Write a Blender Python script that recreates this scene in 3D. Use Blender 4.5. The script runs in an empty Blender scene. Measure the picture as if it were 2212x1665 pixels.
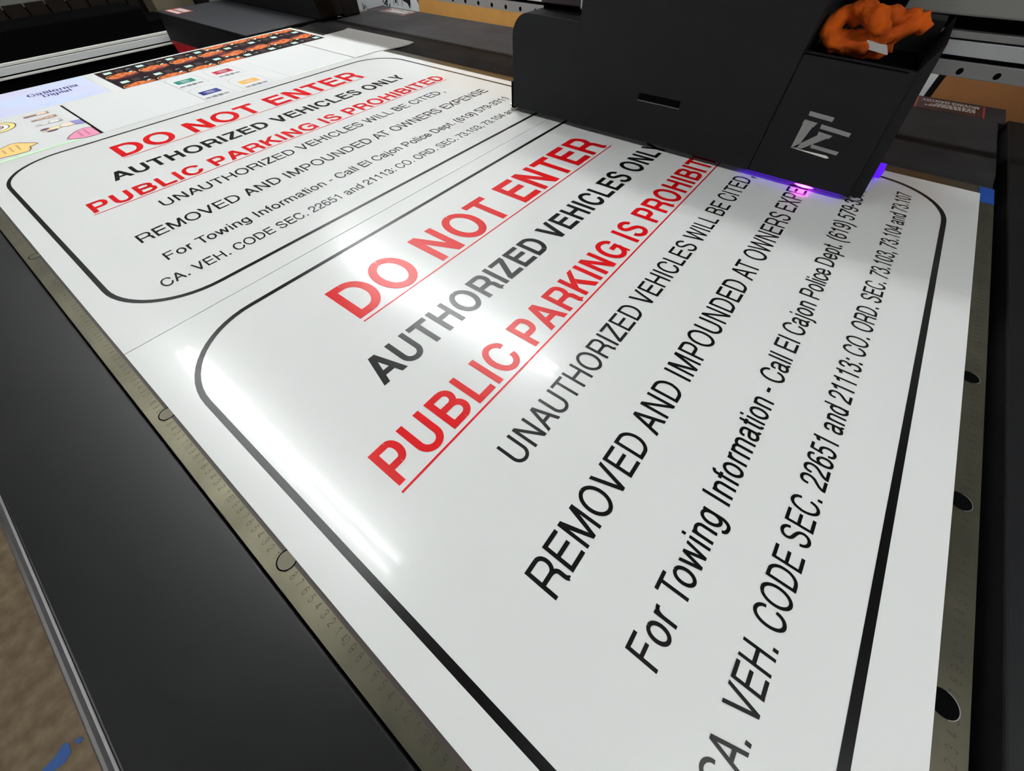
import bpy, bmesh, math, random
from mathutils import Vector, Matrix, Euler
random.seed(7)
SC = bpy.context.scene
COL = SC.collection
# ------------------------------------------------------------------ frame of reference
# every length below is in centimetres: x along the printed lines, y along the left
# ruler (zero at the near end of the bed), z above the printed face of the sheets
Z0 = 85.0                                   # height of the printed face above the floor
def W(x, y, z): return Vector((x/100, y/100, (z + Z0)/100))

# ------------------------------------------------------------------ camera
cam_d = bpy.data.cameras.new('camera'); cam = bpy.data.objects.new('camera', cam_d); COL.objects.link(cam)
RX, UP, FW = Vector((0.617445, -0.786443, -0.01641)), Vector((0.649086, 0.497598, 0.575399)), Vector((0.444353, 0.365928, -0.817708))
m = Matrix((RX, UP, -FW)).transposed().to_4x4()
m.translation = W(8.4651, 28.1525, 37.6433)
cam.matrix_world = m
cam_d.sensor_fit = 'HORIZONTAL'; cam_d.sensor_width = 36; cam_d.lens = 36*773.376/2212
cam_d.clip_start = 0.01; cam_d.clip_end = 60
SC.camera = cam

# ------------------------------------------------------------------ world and exposure
wd = bpy.data.worlds.new('room_air'); SC.world = wd; wd.use_nodes = True
wd.node_tree.nodes['Background'].inputs[0].default_value = (0.95, 0.97, 1.0, 1)
wd.node_tree.nodes['Background'].inputs[1].default_value = 0.3
SC.view_settings.view_transform = 'Standard'; SC.view_settings.look = 'None'
SC.view_settings.gamma = 1; SC.view_settings.exposure = 0.0; SC.view_settings.use_curve_mapping = False
REAR_BOOST = 2.3; FILL_BOOST = 2.7              # raised output of the rear fixture and the added near fill
TUBE_POWER = 28.5                            # emission of the fluorescent tubes
UV_POWER = 9.0

# ------------------------------------------------------------------ materials
def lin(c):
    return tuple(((v/255)/12.92 if v/255 <= 0.04045 else ((v/255+0.055)/1.055)**2.4) for v in c)
MATS = {}
def mat(name, rgb, rough=0.5, metal=0.0, spec=0.5, coat=0.0, coat_rough=0.05, noise=0.0, nscale=40.0, bump=0.0, bscale=200.0, emit=None, estr=0.0, rgb2=None):
    if name in MATS: return MATS[name]
    M = bpy.data.materials.new(name); M.use_nodes = True
    nt = M.node_tree; B = nt.nodes['Principled BSDF']
    col = lin(rgb)
    B.inputs['Base Color'].default_value = (*col, 1)
    B.inputs['Roughness'].default_value = rough; B.inputs['Metallic'].default_value = metal
    B.inputs['Specular IOR Level'].default_value = spec
    B.inputs['Coat Weight'].default_value = coat; B.inputs['Coat Roughness'].default_value = coat_rough
    if emit: B.inputs['Emission Color'].default_value = (*lin(emit), 1); B.inputs['Emission Strength'].default_value = estr
    if noise > 0 or bump > 0:
        tc = nt.nodes.new('ShaderNodeTexCoord')
    if noise > 0:
        n = nt.nodes.new('ShaderNodeTexNoise'); n.inputs['Scale'].default_value = nscale; n.inputs['Detail'].default_value = 6
        r = nt.nodes.new('ShaderNodeValToRGB')
        c2 = lin(rgb2) if rgb2 else tuple(v*(1-noise) for v in col)
        r.color_ramp.elements[0].position = 0.35; r.color_ramp.elements[1].position = 0.68
        r.color_ramp.elements[0].color = (*c2, 1); r.color_ramp.elements[1].color = (*col, 1)
        nt.links.new(tc.outputs['Object'], n.inputs['Vector']); nt.links.new(n.outputs['Fac'], r.inputs['Fac'])
        nt.links.new(r.outputs['Color'], B.inputs['Base Color'])
    if bump > 0:
        n2 = nt.nodes.new('ShaderNodeTexNoise'); n2.inputs['Scale'].default_value = bscale; n2.inputs['Detail'].default_value = 4
        bp = nt.nodes.new('ShaderNodeBump'); bp.inputs['Strength'].default_value = bump; bp.inputs['Distance'].default_value = 0.002
        nt.links.new(tc.outputs['Object'], n2.inputs['Vector']); nt.links.new(n2.outputs['Fac'], bp.inputs['Height'])
        nt.links.new(bp.outputs['Normal'], B.inputs['Normal'])
    MATS[name] = M; return M

M_PANEL = mat('white_sign_sheet', (236, 237, 235), rough=0.22, spec=0.42, coat=0.18, coat_rough=0.03)
M_INK = mat('black_ink', (6, 5, 5), rough=0.30, spec=0.4)
M_RED = mat('red_ink', (206, 4, 12), rough=0.30, spec=0.3)
M_PAPER = mat('matt_white_sheet', (208, 209, 208), rough=0.7, spec=0.15)
M_BLACK = mat('black_powder_coat', (12, 12, 13), rough=0.38, spec=0.55, bump=0.05, bscale=1500)
M_BLACK2 = mat('worn_dark_plate', (58, 57, 59), rough=0.75, spec=0.08, noise=0.35, nscale=6, bump=0.1, bscale=700)
M_HOUSE = mat('black_housing_paint', (15, 15, 17), rough=0.6, spec=0.22, bump=0.08, bscale=1200)
M_DARK = mat('dark_recess', (4, 4, 5), rough=0.9, spec=0.03)
M_BED = mat('bed_metal', (122, 118, 100), rough=0.38, metal=0.9, noise=0.3, nscale=14, bump=0.05, bscale=300)
M_MARK = mat('engraved_black', (40, 38, 32), rough=0.7)
M_ALU = mat('brushed_aluminium', (200, 200, 200), rough=0.38, metal=0.85, bump=0.04, bscale=250)
M_ALUD = mat('dull_aluminium', (150, 148, 146), rough=0.4, metal=0.8)
M_TRIM = mat('edge_trim_metal', (106, 104, 104), rough=0.32, metal=0.8)
M_RAIL = mat('pale_rail', (240, 238, 230), rough=0.45, metal=0.0)

# ------------------------------------------------------------------ geometry helpers
def tag(o, label=None, cat=None, group=None, kind=None):
    if label: o['label'] = label
    if cat: o['category'] = cat
    if group: o['group'] = group
    if kind: o['kind'] = kind
    return o
def thing(name, label, cat, x, y, z, group=None):
    o = bpy.data.objects.new(name, None); COL.objects.link(o); o.location = W(x, y, z)
    o.empty_display_size = 0.05
    o['_o'] = 0; del o['_o']
    return tag(o, label, cat, group)
def obj(name, bm, mats, parent=None, smooth=False):
    me = bpy.data.meshes.new(name)
    org = Vector((0, 0, 0))
    if parent is not None:
        q = parent
        while q is not None: org += q.location; q = q.parent
    bmesh.ops.translate(bm, verts=bm.verts, vec=-org)
    bm.to_mesh(me); bm.free()
    for mm in (mats if isinstance(mats, (list, tuple)) else [mats]): me.materials.append(mm)
    if smooth:
        for p in me.polygons: p.use_smooth = True
    o = bpy.data.objects.new(name, me); COL.objects.link(o)
    if parent is not None: o.parent = parent
    return o
def single(name, bm, mats, label, cat, org, group=None, smooth=False):
    """a thing that is one mesh, with its origin at org"""
    me = bpy.data.meshes.new(name); O = W(*org)
    bmesh.ops.translate(bm, verts=bm.verts, vec=-O)
    bm.to_mesh(me); bm.free()
    for mm in (mats if isinstance(mats, (list, tuple)) else [mats]): me.materials.append(mm)
    if smooth:
        for p in me.polygons: p.use_smooth = True
    o = bpy.data.objects.new(name, me); COL.objects.link(o); o.location = O
    return tag(o, label, cat, group)
def box(bm, x0, x1, y0, y1, z0, z1, mi=0, bev=0.0, seg=2):
    vs = [bm.verts.new(W(x, y, z)) for x in (x0, x1) for y in (y0, y1) for z in (z0, z1)]
    fs = [bm.faces.new([vs[i] for i in f]) for f in ((0, 1, 3, 2), (4, 6, 7, 5), (0, 4, 5, 1), (2, 3, 7, 6), (0, 2, 6, 4), (1, 5, 7, 3))]
    for f in fs: f.material_index = mi
    if bev > 0:
        es = list({e for f in fs for e in f.edges})
        r = bmesh.ops.bevel(bm, geom=es, offset=bev/100, segments=seg, affect='EDGES', profile=0.5)
        for f in r['faces']: f.material_index = mi
    return fs
def prism(bm, pts, axis, a, b, mi=0):
    """polygon pts in the plane across axis, extruded from a to b"""
    def mk(p, t):
        if axis == 'x': return W(t, p[0], p[1])
        if axis == 'y': return W(p[0], t, p[1])
        return W(p[0], p[1], t)
    A = [bm.verts.new(mk(p, a)) for p in pts]; B = [bm.verts.new(mk(p, b)) for p in pts]
    n = len(pts)
    fs = [bm.faces.new(A), bm.faces.new(B[::-1])]
    for i in range(n): fs.append(bm.faces.new([A[i], B[i], B[(i+1) % n], A[(i+1) % n]]))
    for f in fs: f.material_index = mi
    return fs
def flat(bm, pts, z, mi=0):
    a = sum(pts[i][0]*pts[(i+1) % len(pts)][1] - pts[(i+1) % len(pts)][0]*pts[i][1] for i in range(len(pts)))
    if a < 0: pts = pts[::-1]
    try: f = bm.faces.new([bm.verts.new(W(p[0], p[1], z)) for p in pts])
    except ValueError: return None
    f.material_index = mi; return f
def ell(cx, cy, rx, ry, n=28, a0=0.0, a1=360.0, rot=0.0):
    out = []
    full = abs(a1-a0) >= 360
    for i in range(n + (0 if full else 1)):
        t = math.radians(a0 + (a1-a0)*i/n); x, y = rx*math.cos(t), ry*math.sin(t)
        c, s = math.cos(math.radians(rot)), math.sin(math.radians(rot))
        out.append((cx + x*c - y*s, cy + x*s + y*c))
    return out
def outline(bm, pts, w, z, mi=0, closed=True):
    n = len(pts)
    P = pts + [pts[0]] if closed else pts
    L = []
    for i in range(len(P)):
        if closed: a = pts[(i-1) % n]; b = pts[(i+1) % n]
        else: a = P[max(0, i-1)]; b = P[min(len(P)-1, i+1)]
        dx, dy = b[0]-a[0], b[1]-a[1]; d = math.hypot(dx, dy) or 1
        nx, ny = -dy/d*w/2, dx/d*w/2
        L.append(((P[i][0]+nx, P[i][1]+ny), (P[i][0]-nx, P[i][1]-ny)))
    for i in range(len(P)-1):
        flat(bm, [L[i][1], L[i+1][1], L[i+1][0], L[i][0]], z, mi)
def tube(bm, pts, r, seg=10, mi=0, cap=True):
    """round bar along 3-D points given in cm, r one radius or a list"""
    P = [W(*p) for p in pts]; rings = []
    for i, p in enumerate(P):
        d = (P[min(i+1, len(P)-1)] - P[max(i-1, 0)]).normalized()
        u = d.cross(Vector((0.13, 0.31, 0.94))).normalized(); v = d.cross(u)
        rr = (r[i] if isinstance(r, (list, tuple)) else r)/100
        rings.append([bm.verts.new(p + (u*math.cos(2*math.pi*k/seg) + v*math.sin(2*math.pi*k/seg))*rr) for k in range(seg)])
    for a, b in zip(rings, rings[1:]):
        for k in range(seg):
            f = bm.faces.new([a[k], a[(k+1) % seg], b[(k+1) % seg], b[k]]); f.material_index = mi
    if cap:
        for f in (bm.faces.new(rings[0][::-1]), bm.faces.new(rings[-1])): f.material_index = mi
def rrect(x0, y0, x1, y1, r, n=14):
    out = []
    for cx, cy, a in ((x1-r, y1-r, 0), (x0+r, y1-r, 90), (x0+r, y0+r, 180), (x1-r, y0+r, 270)):
        for i in range(n+1):
            t = math.radians(a + 90*i/n); out.append((cx + r*math.cos(t), cy + r*math.sin(t)))
    return out
def cyl_disc(bm, cx, cy, r, z, mi=0, n=24): flat(bm, ell(cx, cy, r, r, n), z, mi)

# =================================================================== the room
bm = bmesh.new(); box(bm, -420, 215, -500, 520, -Z0-8, -Z0)
M_FLOOR = mat('stained_concrete', (132, 115, 91), rough=0.7, spec=0.3, noise=0.4, nscale=26, bump=1.0, bscale=60, rgb2=(104, 88, 66))
tag(obj('floor', bm, M_FLOOR), kind='structure')
bm = bmesh.new(); box(bm, -420, 215, -500, 520, 178, 184)
tag(obj('ceiling', bm, mat('ceiling_boards', (84, 84, 82), rough=0.9)), kind='structure')
bm = bmesh.new(); box(bm, 205, 215, -500, 520, -Z0, 178)
tag(obj('wall_right', bm, mat('wall_paint', (150, 150, 148), rough=0.9)), kind='structure')
bm = bmesh.new(); box(bm, -420, 205, 510, 520, -Z0, 178)
tag(obj('wall_back', bm, mat('back_wall_paint', (120, 122, 116), rough=0.9)), kind='structure')

# =================================================================== ceiling lights
M_TUBE = mat('lit_fluorescent_tube', (255, 255, 255), emit=(251, 254, 254), estr=TUBE_POWER)
M_FIX = mat('white_enamel_fixture', (238, 238, 236), rough=0.4)
M_TUBE2 = mat('boosted_fluorescent_tube', (255, 255, 255), emit=(251, 254, 254), estr=TUBE_POWER*REAR_BOOST)
M_TUBE3 = mat('near_fill_tube', (255, 255, 255), emit=(251, 254, 254), estr=TUBE_POWER*FILL_BOOST)
def light_fixture(x, y0, y1, label, tm=None):
    t = thing('ceiling_light', label, 'ceiling light', x, (y0+y1)/2, 178, 'twin tube ceiling lights')
    bm = bmesh.new()
    prism(bm, [(x-9, 171.2), (x-5, 173.5), (x+5, 173.5), (x+9, 171.2), (x+9, 171.6), (x+5, 178), (x-5, 178), (x-9, 171.6)], 'y', y0-4, y1+4)
    obj('reflector', bm, M_FIX, t)
    for dx in (-3.4, 3.4):
        bm = bmesh.new(); tube(bm, [(x+dx, y0, 169.5), (x+dx, y1, 169.5)], 1.5, 14)
        obj('tube', bm, tm or M_TUBE, t, True)
    for yy in (y0-1, y1+1):
        bm = bmesh.new(); box(bm, x-6, x+6, yy-1, yy+1, 167, 173.6, bev=.3)
        obj('lamp_holder', bm, M_FIX, t)
light_fixture(-8.0, 97, 341, 'twin tube ceiling light above the left front cover of the printer')
light_fixture(149.5, 103, 347, 'twin tube ceiling light above the rear cover, behind the gantry', M_TUBE2)
light_fixture(-8.0, -305, -61, 'added twin tube fill light behind the camera, in line with the one over the front cover', M_TUBE3)  # unseen fixture added as fill for the near end of the bed
light_fixture(-330.0, 97, 341, 'added twin tube fill light over the bare concrete floor, farthest from the printer')  # also added, out of view, for more light from the left



# ---------------------------------------------------------------- lettering
K = 0.56
def bez(p0, p1, p2, p3, n=8):
    out = []
    for i in range(1, n + 1):
        t = i / n; s = 1 - t
        x = s*s*s*p0[0] + 3*s*s*t*p1[0] + 3*s*t*t*p2[0] + t*t*t*p3[0]
        y = s*s*s*p0[1] + 3*s*s*t*p1[1] + 3*s*t*t*p2[1] + t*t*t*p3[1]
        out.append((x, y))
    return out
def path(*cmds):
    """h x y: quarter ellipse leaving horizontally, v x y: leaving vertically, l x y: line, c: cubic"""
    pts = []
    for c in cmds:
        if c[0] == 'm': pts = [(c[1], c[2])]
        elif c[0] == 'l': pts.append((c[1], c[2]))
        elif c[0] == 'c': pts += bez(pts[-1], (c[1], c[2]), (c[3], c[4]), (c[5], c[6]))
        else:
            a = pts[-1]; b = (c[1], c[2])
            if c[0] == 'h': pts += bez(a, (a[0] + (b[0]-a[0])*K, a[1]), (b[0], b[1] - (b[1]-a[1])*K), b)
            else: pts += bez(a, (a[0], a[1] + (b[1]-a[1])*K), (b[0] - (b[0]-a[0])*K, b[1]), b)
    return pts
def ribbon(pts, v, h):
    """stroke of direction dependent weight along a path, as a list of quads"""
    L = []
    n = len(pts)
    for i, p in enumerate(pts):
        a = pts[max(0, i-1)]; b = pts[min(n-1, i+1)]
        dx, dy = b[0]-a[0], b[1]-a[1]
        d = math.hypot(dx, dy) or 1
        nx, ny = -dy/d, dx/d
        t = 0.5*math.hypot(v*nx, h*ny)
        L.append(((p[0]+nx*t, p[1]+ny*t), (p[0]-nx*t, p[1]-ny*t)))
    return [[L[i][1], L[i+1][1], L[i+1][0], L[i][0]] for i in range(n-1)]
def rc(x0, y0, x1, y1): return [(x0, y0), (x1, y0), (x1, y1), (x0, y1)]
CAP, XH, DES = 718, 523, -207
def glyph(ch, v, h):
    """polygons and advance of one grotesque letter; v and h are the stem weights"""
    b = v > 110
    S = lambda *c: ribbon(path(*c), v, h)
    v2, h2 = v/2, h/2
    P = []; C = CAP
    if ch == ' ': return [], 278
    if ch == 'A':
        w = 722 if b else 667; s = v*1.1; c = w/2; x0, x1 = 16, w-16; t = s*0.55
        P = [[(x0, 0), (x0+s, 0), (c-t+s, C), (c-t, C)], [(x1-s, 0), (x1, 0), (c+t, C), (c+t-s, C)]]
        y = 165 if b else 205; k = (c-t-x0)/C
        P.append(rc(x0+s*.6+k*y, y, x1-s*.6-k*y, y+h)); return P, w
    if ch in 'BDPR':
        w = {'B': 722 if b else 667, 'D': 722, 'P': 667, 'R': 722}[ch]; x = 74
        P = [rc(x, 0, x+v, C)]
        def bowl(xs, xr, y0, y1):
            return [rc(x+v*.5, y0, xs, y0+h), rc(x+v*.5, y1-h, xs, y1)] + \
                S(('m', xs, y1-h2), ('h', xr-v2, (y0+y1)/2), ('v', xs, y0+h2))
        if ch == 'B':
            m = 372
            P += bowl(w*.58, w-70, m-h2, C) + bowl(w*.58, w-42, 0, m+h2)
        elif ch == 'D': P += bowl(330, w-40, 0, C)
        elif ch == 'P': P += bowl(420, w-42, 300-h2+ (0 if b else 8), C)
        else:
            P += bowl(450, w-48, 318-h2, C)
            P += S(('m', 430, 318), ('h', w-58-v2, 200), ('l', w-58-v2, 110), ('c', w-58-v2, 60, w-55-v2, 30, w-20-v2, 0))
            P.append([(w-58-v*.9, 40), (w-14-v, 0), (w-14, 0), (w-14, 20), (w-50, 60)])
        return P, w
    if ch in 'CG':
        w = 722 if ch == 'C' else 778; x0 = 44+v2; x1 = (w-52)-v2; ym = 359; yt = 737-h2; yb = -19+h2; cx = (x0+x1)/2
        if ch == 'C':
            P = S(('m', x1+4, 490), ('v', cx+8, yt), ('h', x0, ym), ('v', cx+8, yb), ('h', x1+8, 262))
        else:
            P = S(('m', x1-4, 505), ('v', cx, yt), ('h', x0, ym), ('v', cx-6, yb), ('h', x1+6, 300))
            P += [rc(400, 296, w-66, 296+h*1.02), rc(w-66-v*.62, 0, w-66, 296+h)]
        return P, w
    if ch in 'EFL':
        w = {'E': 667, 'F': 611, 'L': 611 if b else 556}[ch]; x = 76; r = w-42
        P = [rc(x, 0, x+v, C)]
        if ch != 'L': P.append(rc(x, C-h, r, C)); P.append(rc(x, 330, r-(28 if ch == 'E' else 60), 330+h))
        if ch != 'F': P.append(rc(x, 0, r+6, h))
        return P, w
    if ch == 'H': return [rc(74, 0, 74+v, C), rc(648-v, 0, 648, C), rc(74, 335, 648, 335+h)], 722
    if ch == 'I': return [rc(139-v2, 0, 139+v2, C)], 278
    if ch == 'K':
        w = 722 if b else 667; x = 74; s = v*1.25
        P = [rc(x, 0, x+v, C), [(x+v*.7, 200), (x+v*.7, 200+s*1.1), (w-65-s*.75, C)[::1], (w-55+s*.2, C)],
             [(x+v+110, 335), (x+v+110+s*.62, 335+s*.72), (w-4, 0), (w-4-s*1.05, 0)]]
        return P, w
    if ch == 'M':
        w = 833; s = v*.98
        P = [rc(73, 0, 73+v*.95, C), rc(w-73-v*.95, 0, w-73, C),
             [(73, C), (73+s*1.35, C), (w/2+s*.5, 0), (w/2-s*.5, 0)], [(w-73, C), (w-73-s*1.35, C), (w/2-s*.5, 0), (w/2+s*.5, 0)]]
        return P, w
    if ch == 'N': return [rc(74, 0, 74+v, C), rc(648-v, 0, 648, C), [(74, C), (74+v*1.1, C), (648, 0), (648-v*1.1, 0)]], 722
    if ch in 'OQ':
        w = 778; x0, x1 = 40+v2, w-40-v2; yt, yb, m = 737-h2, -19+h2, 359
        return S(('m', w/2, yt), ('h', x0, m), ('v', w/2, yb), ('h', x1, m), ('v', w/2, yt)), w
    if ch == 'S':
        w = 667; x0, x1 = 60+v2, w-60-v2; c = w/2
        P = S(('m', x1-6, 520), ('v', c, 737-h2), ('h', x0+4, 545), ('c', x0+4, 440, c-90, 415, c, 385),
              ('c', c+90, 352, x1+10, 320, x1+10, 195), ('v', c, -19+h2), ('h', x0-12, 220))
        return P, w
    if ch == 'T': return [rc(305-v2, 0, 305+v2, C), rc(20, C-h, 591, C)], 611
    if ch == 'U':
        x0, x1 = 74+v2, 648-v2
        return [rc(74, 230, 74+v, C), rc(648-v, 230, 648, C)] + S(('m', x0, 235), ('v', 361, -19+h2), ('h', x1, 235)), 722
    if ch == 'V':
        w = 667; s = v*1.1
        return [[(14, C), (14+s, C), (w/2+s*.5, 0), (w/2-s*.5, 0)], [(w-14-s, C), (w-14, C), (w/2+s*.5, 0), (w/2-s*.5, 0)]], w
    if ch == 'W':
        w = 944; s = v*1.02; a = w*.27; c = w/2
        q = lambda xt, xb: [(xt-s/2, C), (xt+s/2, C), (xb+s/2, 0), (xb-s/2, 0)]
        return [q(14+s/2, a), q(c, a), q(c, w-a), q(w-14-s/2, w-a)], w
    if ch == 'X':
        w = 667; s = v*1.2
        return [[(16, 0), (16+s, 0), (w-20, C), (w-20-s, C)], [(20, C), (20+s, C), (w-16, 0), (w-16-s, 0)]], w
    if ch == 'Y':
        w = 667; s = v*1.15; c = w/2
        return [rc(c-v2, 0, c+v2, 300), [(12, C), (12+s, C), (c+v2, 270), (c-v2, 270)], [(w-12-s, C), (w-12, C), (c+v2, 270), (c-v2, 270)]], w
    if ch == 'Z': return [rc(40, C-h, 575, C), rc(28, 0, 582, h), [(28, h*.9), (28+v*1.3, h*.9), (575, C-h*.9), (575-v*1.3, C-h*.9)]], 611
    # ---- lower case
    X = XH
    if ch in 'oecdpgaqb':
        w = {'o': 556, 'e': 556, 'c': 500, 'd': 556, 'p': 556, 'g': 556, 'a': 556}[ch]
        m = X/2; yt, yb = X+15-h2, -15+h2; v0 = v*.96
        if ch == 'o': return S(('m', w/2, yt), ('h', 36+v2, m), ('v', w/2, yb), ('h', w-36-v2, m), ('v', w/2, yt)), w
        if ch == 'e': return S(('m', w-52, 150), ('c', w-90, 60, w/2+70, yb, w/2, yb), ('h', 38+v2, m), ('v', w/2, yt), ('h', w-40-v2, m-10)) + [rc(40+v2, m-h2-10, w-40, m+h2-10)], w
        if ch == 'c': return S(('m', w-38, 335), ('c', w-50, 440, w/2+90, yt, w/2+10, yt), ('h', 30+v2, m), ('v', w/2+10, yb), ('c', w/2+90, yb, w-40, 90, w-30, 190)), w
        if ch == 'a':
            return S(('m', 45+v2, 362), ('c', 60, 480, 150, yt, 262, yt), ('h', 430-v2+30, 385), ('l', 430-v2+30, 110), ('c', 430-v2+30, 50, 470, 28, 525, 35)) + \
                S(('m', 430-v2+30, 300), ('c', 380, 270, 280, 285, 180, 255), ('c', 90, 235, 36+v2, 190, 36+v2, 135), ('v', 200, yb), ('c', 320, yb, 430-v2+30, 90, 430-v2+30, 190)), w
        xs0, xs1 = (w-66-v, w-66) if ch in 'dg' else (66, 66+v)
        P = S(('m', w/2, yt), ('h', 36+v2, m), ('v', w/2, yb), ('h', w-36-v2, m), ('v', w/2, yt)) if ch == 'p' else \
            S(('m', w/2-10, yt), ('h', 30+v2, m), ('v', w/2-10, yb), ('h', w-66-v2, m), ('v', w/2-10, yt))
        if ch == 'd': P.append(rc(xs0, 0, xs1, C))
        if ch == 'p': P.append(rc(xs0, DES, xs1, X))
        if ch == 'g': P.append(rc(xs0, 0, xs1, X)); P += S(('m', w-66-v2, 60), ('v', w/2-20, DES-10+h2), ('c', 150, DES-10+h2, 70, -150, 60, -60))
        return P, w
    if ch == 'f': return [rc(10, X-h, 262, X)] + S(('m', 262, C+10-h2), ('h', 86+v2, 590), ('l', 86+v2, 0)), 278
    if ch == 'i': return [rc(67, 0, 67+v*.95, X), rc(67, C-100, 67+v*.95, C)], 222
    if ch == 'j': return [rc(67, C-100, 67+v*.95, C)] + S(('m', 67+v2, X), ('l', 67+v2, -90), ('v', -16, DES-3+h2)), 222
    if ch == 'l': return [rc(67, 0, 67+v*.95, C)], 222
    if ch in 'nm':
        def arch(x0, x1): return S(('m', x0+v2, 300), ('c', x0+v2, 430, x0+90, X+12-h2, (x0+x1)/2+16, X+12-h2), ('h', x1-v2, 370), ('l', x1-v2, 0))
        if ch == 'n': return [rc(65, 0, 65+v, X)] + arch(65, 491), 556
        return [rc(65, 0, 65+v, X)] + arch(65, 459) + arch(459-v, 768), 833
    if ch == 'r': return [rc(70, 0, 70+v, X)] + S(('m', 70+v2, 290), ('c', 75+v2, 420, 180, X-20, 325, X-25)), 333
    if ch == 't': return [rc(14, X-h, 257, X)] + S(('m', 95+v2, 669), ('l', 95+v2, 110), ('c', 95+v2, 40, 180, 25, 257, 32)), 278
    if ch == 'w':
        w = 722; s = v*.98; a = w*.28; c = w/2
        q = lambda xt, xb: [(xt-s/2, X), (xt+s/2, X), (xb+s/2, 0), (xb-s/2, 0)]
        return [q(14+s/2, a), q(c, a), q(c, w-a), q(w-14-s/2, w-a)], w
    if ch == 'y':
        s = v
        return [[(11, X), (11+s, X), (250+s*.5, 20), (250-s*.4, 20)], [(489-s, X), (489, X), (290, -40), (220, -40)]] + S(('m', 255, -20), ('c', 220, -140, 170, -180, 40, -165)), 500
    # ---- figures
    w = 556
    if ch == '0': return S(('m', 278, 703-h2), ('h', 37+v2, 342), ('v', 278, -19+h2), ('h', 519-v2, 342), ('v', 278, 703-h2)), w
    if ch == '1': return [rc(359-v, 0, 359, 703), [(100, 505), (100, 505+h), (359-v*.5, 640), (359-v*.5, 560)], [(230, 545), (359-v, 703), (359, 703), (359, 545)]][:2] + S(('m', 101, 535), ('c', 220, 540, 290, 590, 318, 700)), w
    if ch == '2': return [rc(30, 0, 505, h)] + S(('m', 36+v2, 455), ('c', 36+v2, 600, 130, 703-h2, 275, 703-h2), ('h', 508-v2, 500), ('c', 508-v2, 350, 330, 300, 200, 205), ('c', 120, 145, 85, 95, 72, 20)), w
    if ch == '3': return S(('m', 40+v2, 490), ('c', 50+v2, 620, 140, 703-h2, 268, 703-h2), ('h', 495-v2, 530), ('v', 250, 372), ('c', 400, 372, 522-v2, 320, 522-v2, 195), ('v', 268, -19+h2), ('c', 130, -19+h2, 40+v2, 80, 34+v2, 205)), w
    if ch == '4': return [rc(330, 0, 330+v, 703), rc(25, 165, 523, 165+h), [(25, 165), (25, 165+h), (330, 703), (400, 703), (120, 200)]], w
    if ch == '5': return [rc(120, 690-h, 470, 690), [(62, 330), (62+v, 330), (120+v*.9, 690), (115, 690)]] + S(('m', 62+v2, 360), ('c', 110, 430, 190, 458-h2, 278, 458-h2), ('h', 515-v2, 225), ('v', 265, -19+h2), ('c', 130, -19+h2, 40+v2, 70, 32+v2, 185)), w
    if ch == '6': return S(('m', 498-v2, 530), ('c', 480, 640, 380, 703-h2, 292, 703-h2), ('c', 120, 703-h2, 38+v2, 560, 38+v2, 320), ('c', 38+v2, 80, 130, -19+h2, 285, -19+h2), ('h', 518-v2, 215), ('v', 285, 440-h2+10), ('h', 48+v2, 220)), w
    if ch == '7': return [rc(37, 690-h, 523, 690)] + S(('m', 500, 650), ('c', 360, 480, 220, 250, 185, 0)), w
    if ch == '8': return S(('m', 278, 703-h2), ('h', 65+v2, 530), ('v', 278, 375), ('h', 491-v2, 530), ('v', 278, 703-h2)) + S(('m', 278, 375), ('h', 38+v2, 190), ('v', 278, -19+h2), ('h', 518-v2, 190), ('v', 278, 375)), w
    if ch == '9':
        f = lambda q: [(556-x, 684-y) for x, y in q]
        return [f(q) for q in glyph('6', v, h)[0]], w
    if ch == '.': return [rc(139-v*.56, 0, 139+v*.56, v*1.12)], 278
    if ch == ',': return [[(139-v*.56, 0), (139-v*.2, -145), (139+v*.1, -120), (139+v*.56, 0), (139+v*.56, v*1.12), (139-v*.56, v*1.12)]], 278
    if ch == ':': return [rc(139-v*.56, 0, 139+v*.56, v*1.12), rc(139-v*.56, 416, 139+v*.56, 416+v*1.12)], 278
    if ch == '-': return [rc(44, 232, 289, 232+h*1.1)], 333
    if ch == '(': return S(('m', 285, 733), ('c', 50, 480, 50, 40, 285, -207)), 333
    if ch == ')': return S(('m', 48, 733), ('c', 283, 480, 283, 40, 48, -207)), 333
    return [], 500
W_BOLD, W_REG, W_MED = (146, 122), (90, 78), (104, 88)
KERN = {'AV': -70, 'AT': -80, 'To': -90, 'AU': -40, 'LY': -90, 'P.': -90, ' ,': -170, 'A.': 0}
def text_polys(s, weight):
    """all polygons of a line at 1000 units per em, ink starting at x = 0, and its ink width"""
    x = 0; out = []; prev = ''
    for ch in s:
        polys, adv = glyph(ch, *weight)
        x += KERN.get(prev + ch, 0)
        for p in polys: out.append([(q[0] + x, q[1]) for q in p])
        x += adv; prev = ch
    xs = [q[0] for p in out for q in p]
    a, b = min(xs), max(xs)
    return [[(q[0]-a, q[1]) for q in p] for p in out], b - a

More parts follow.
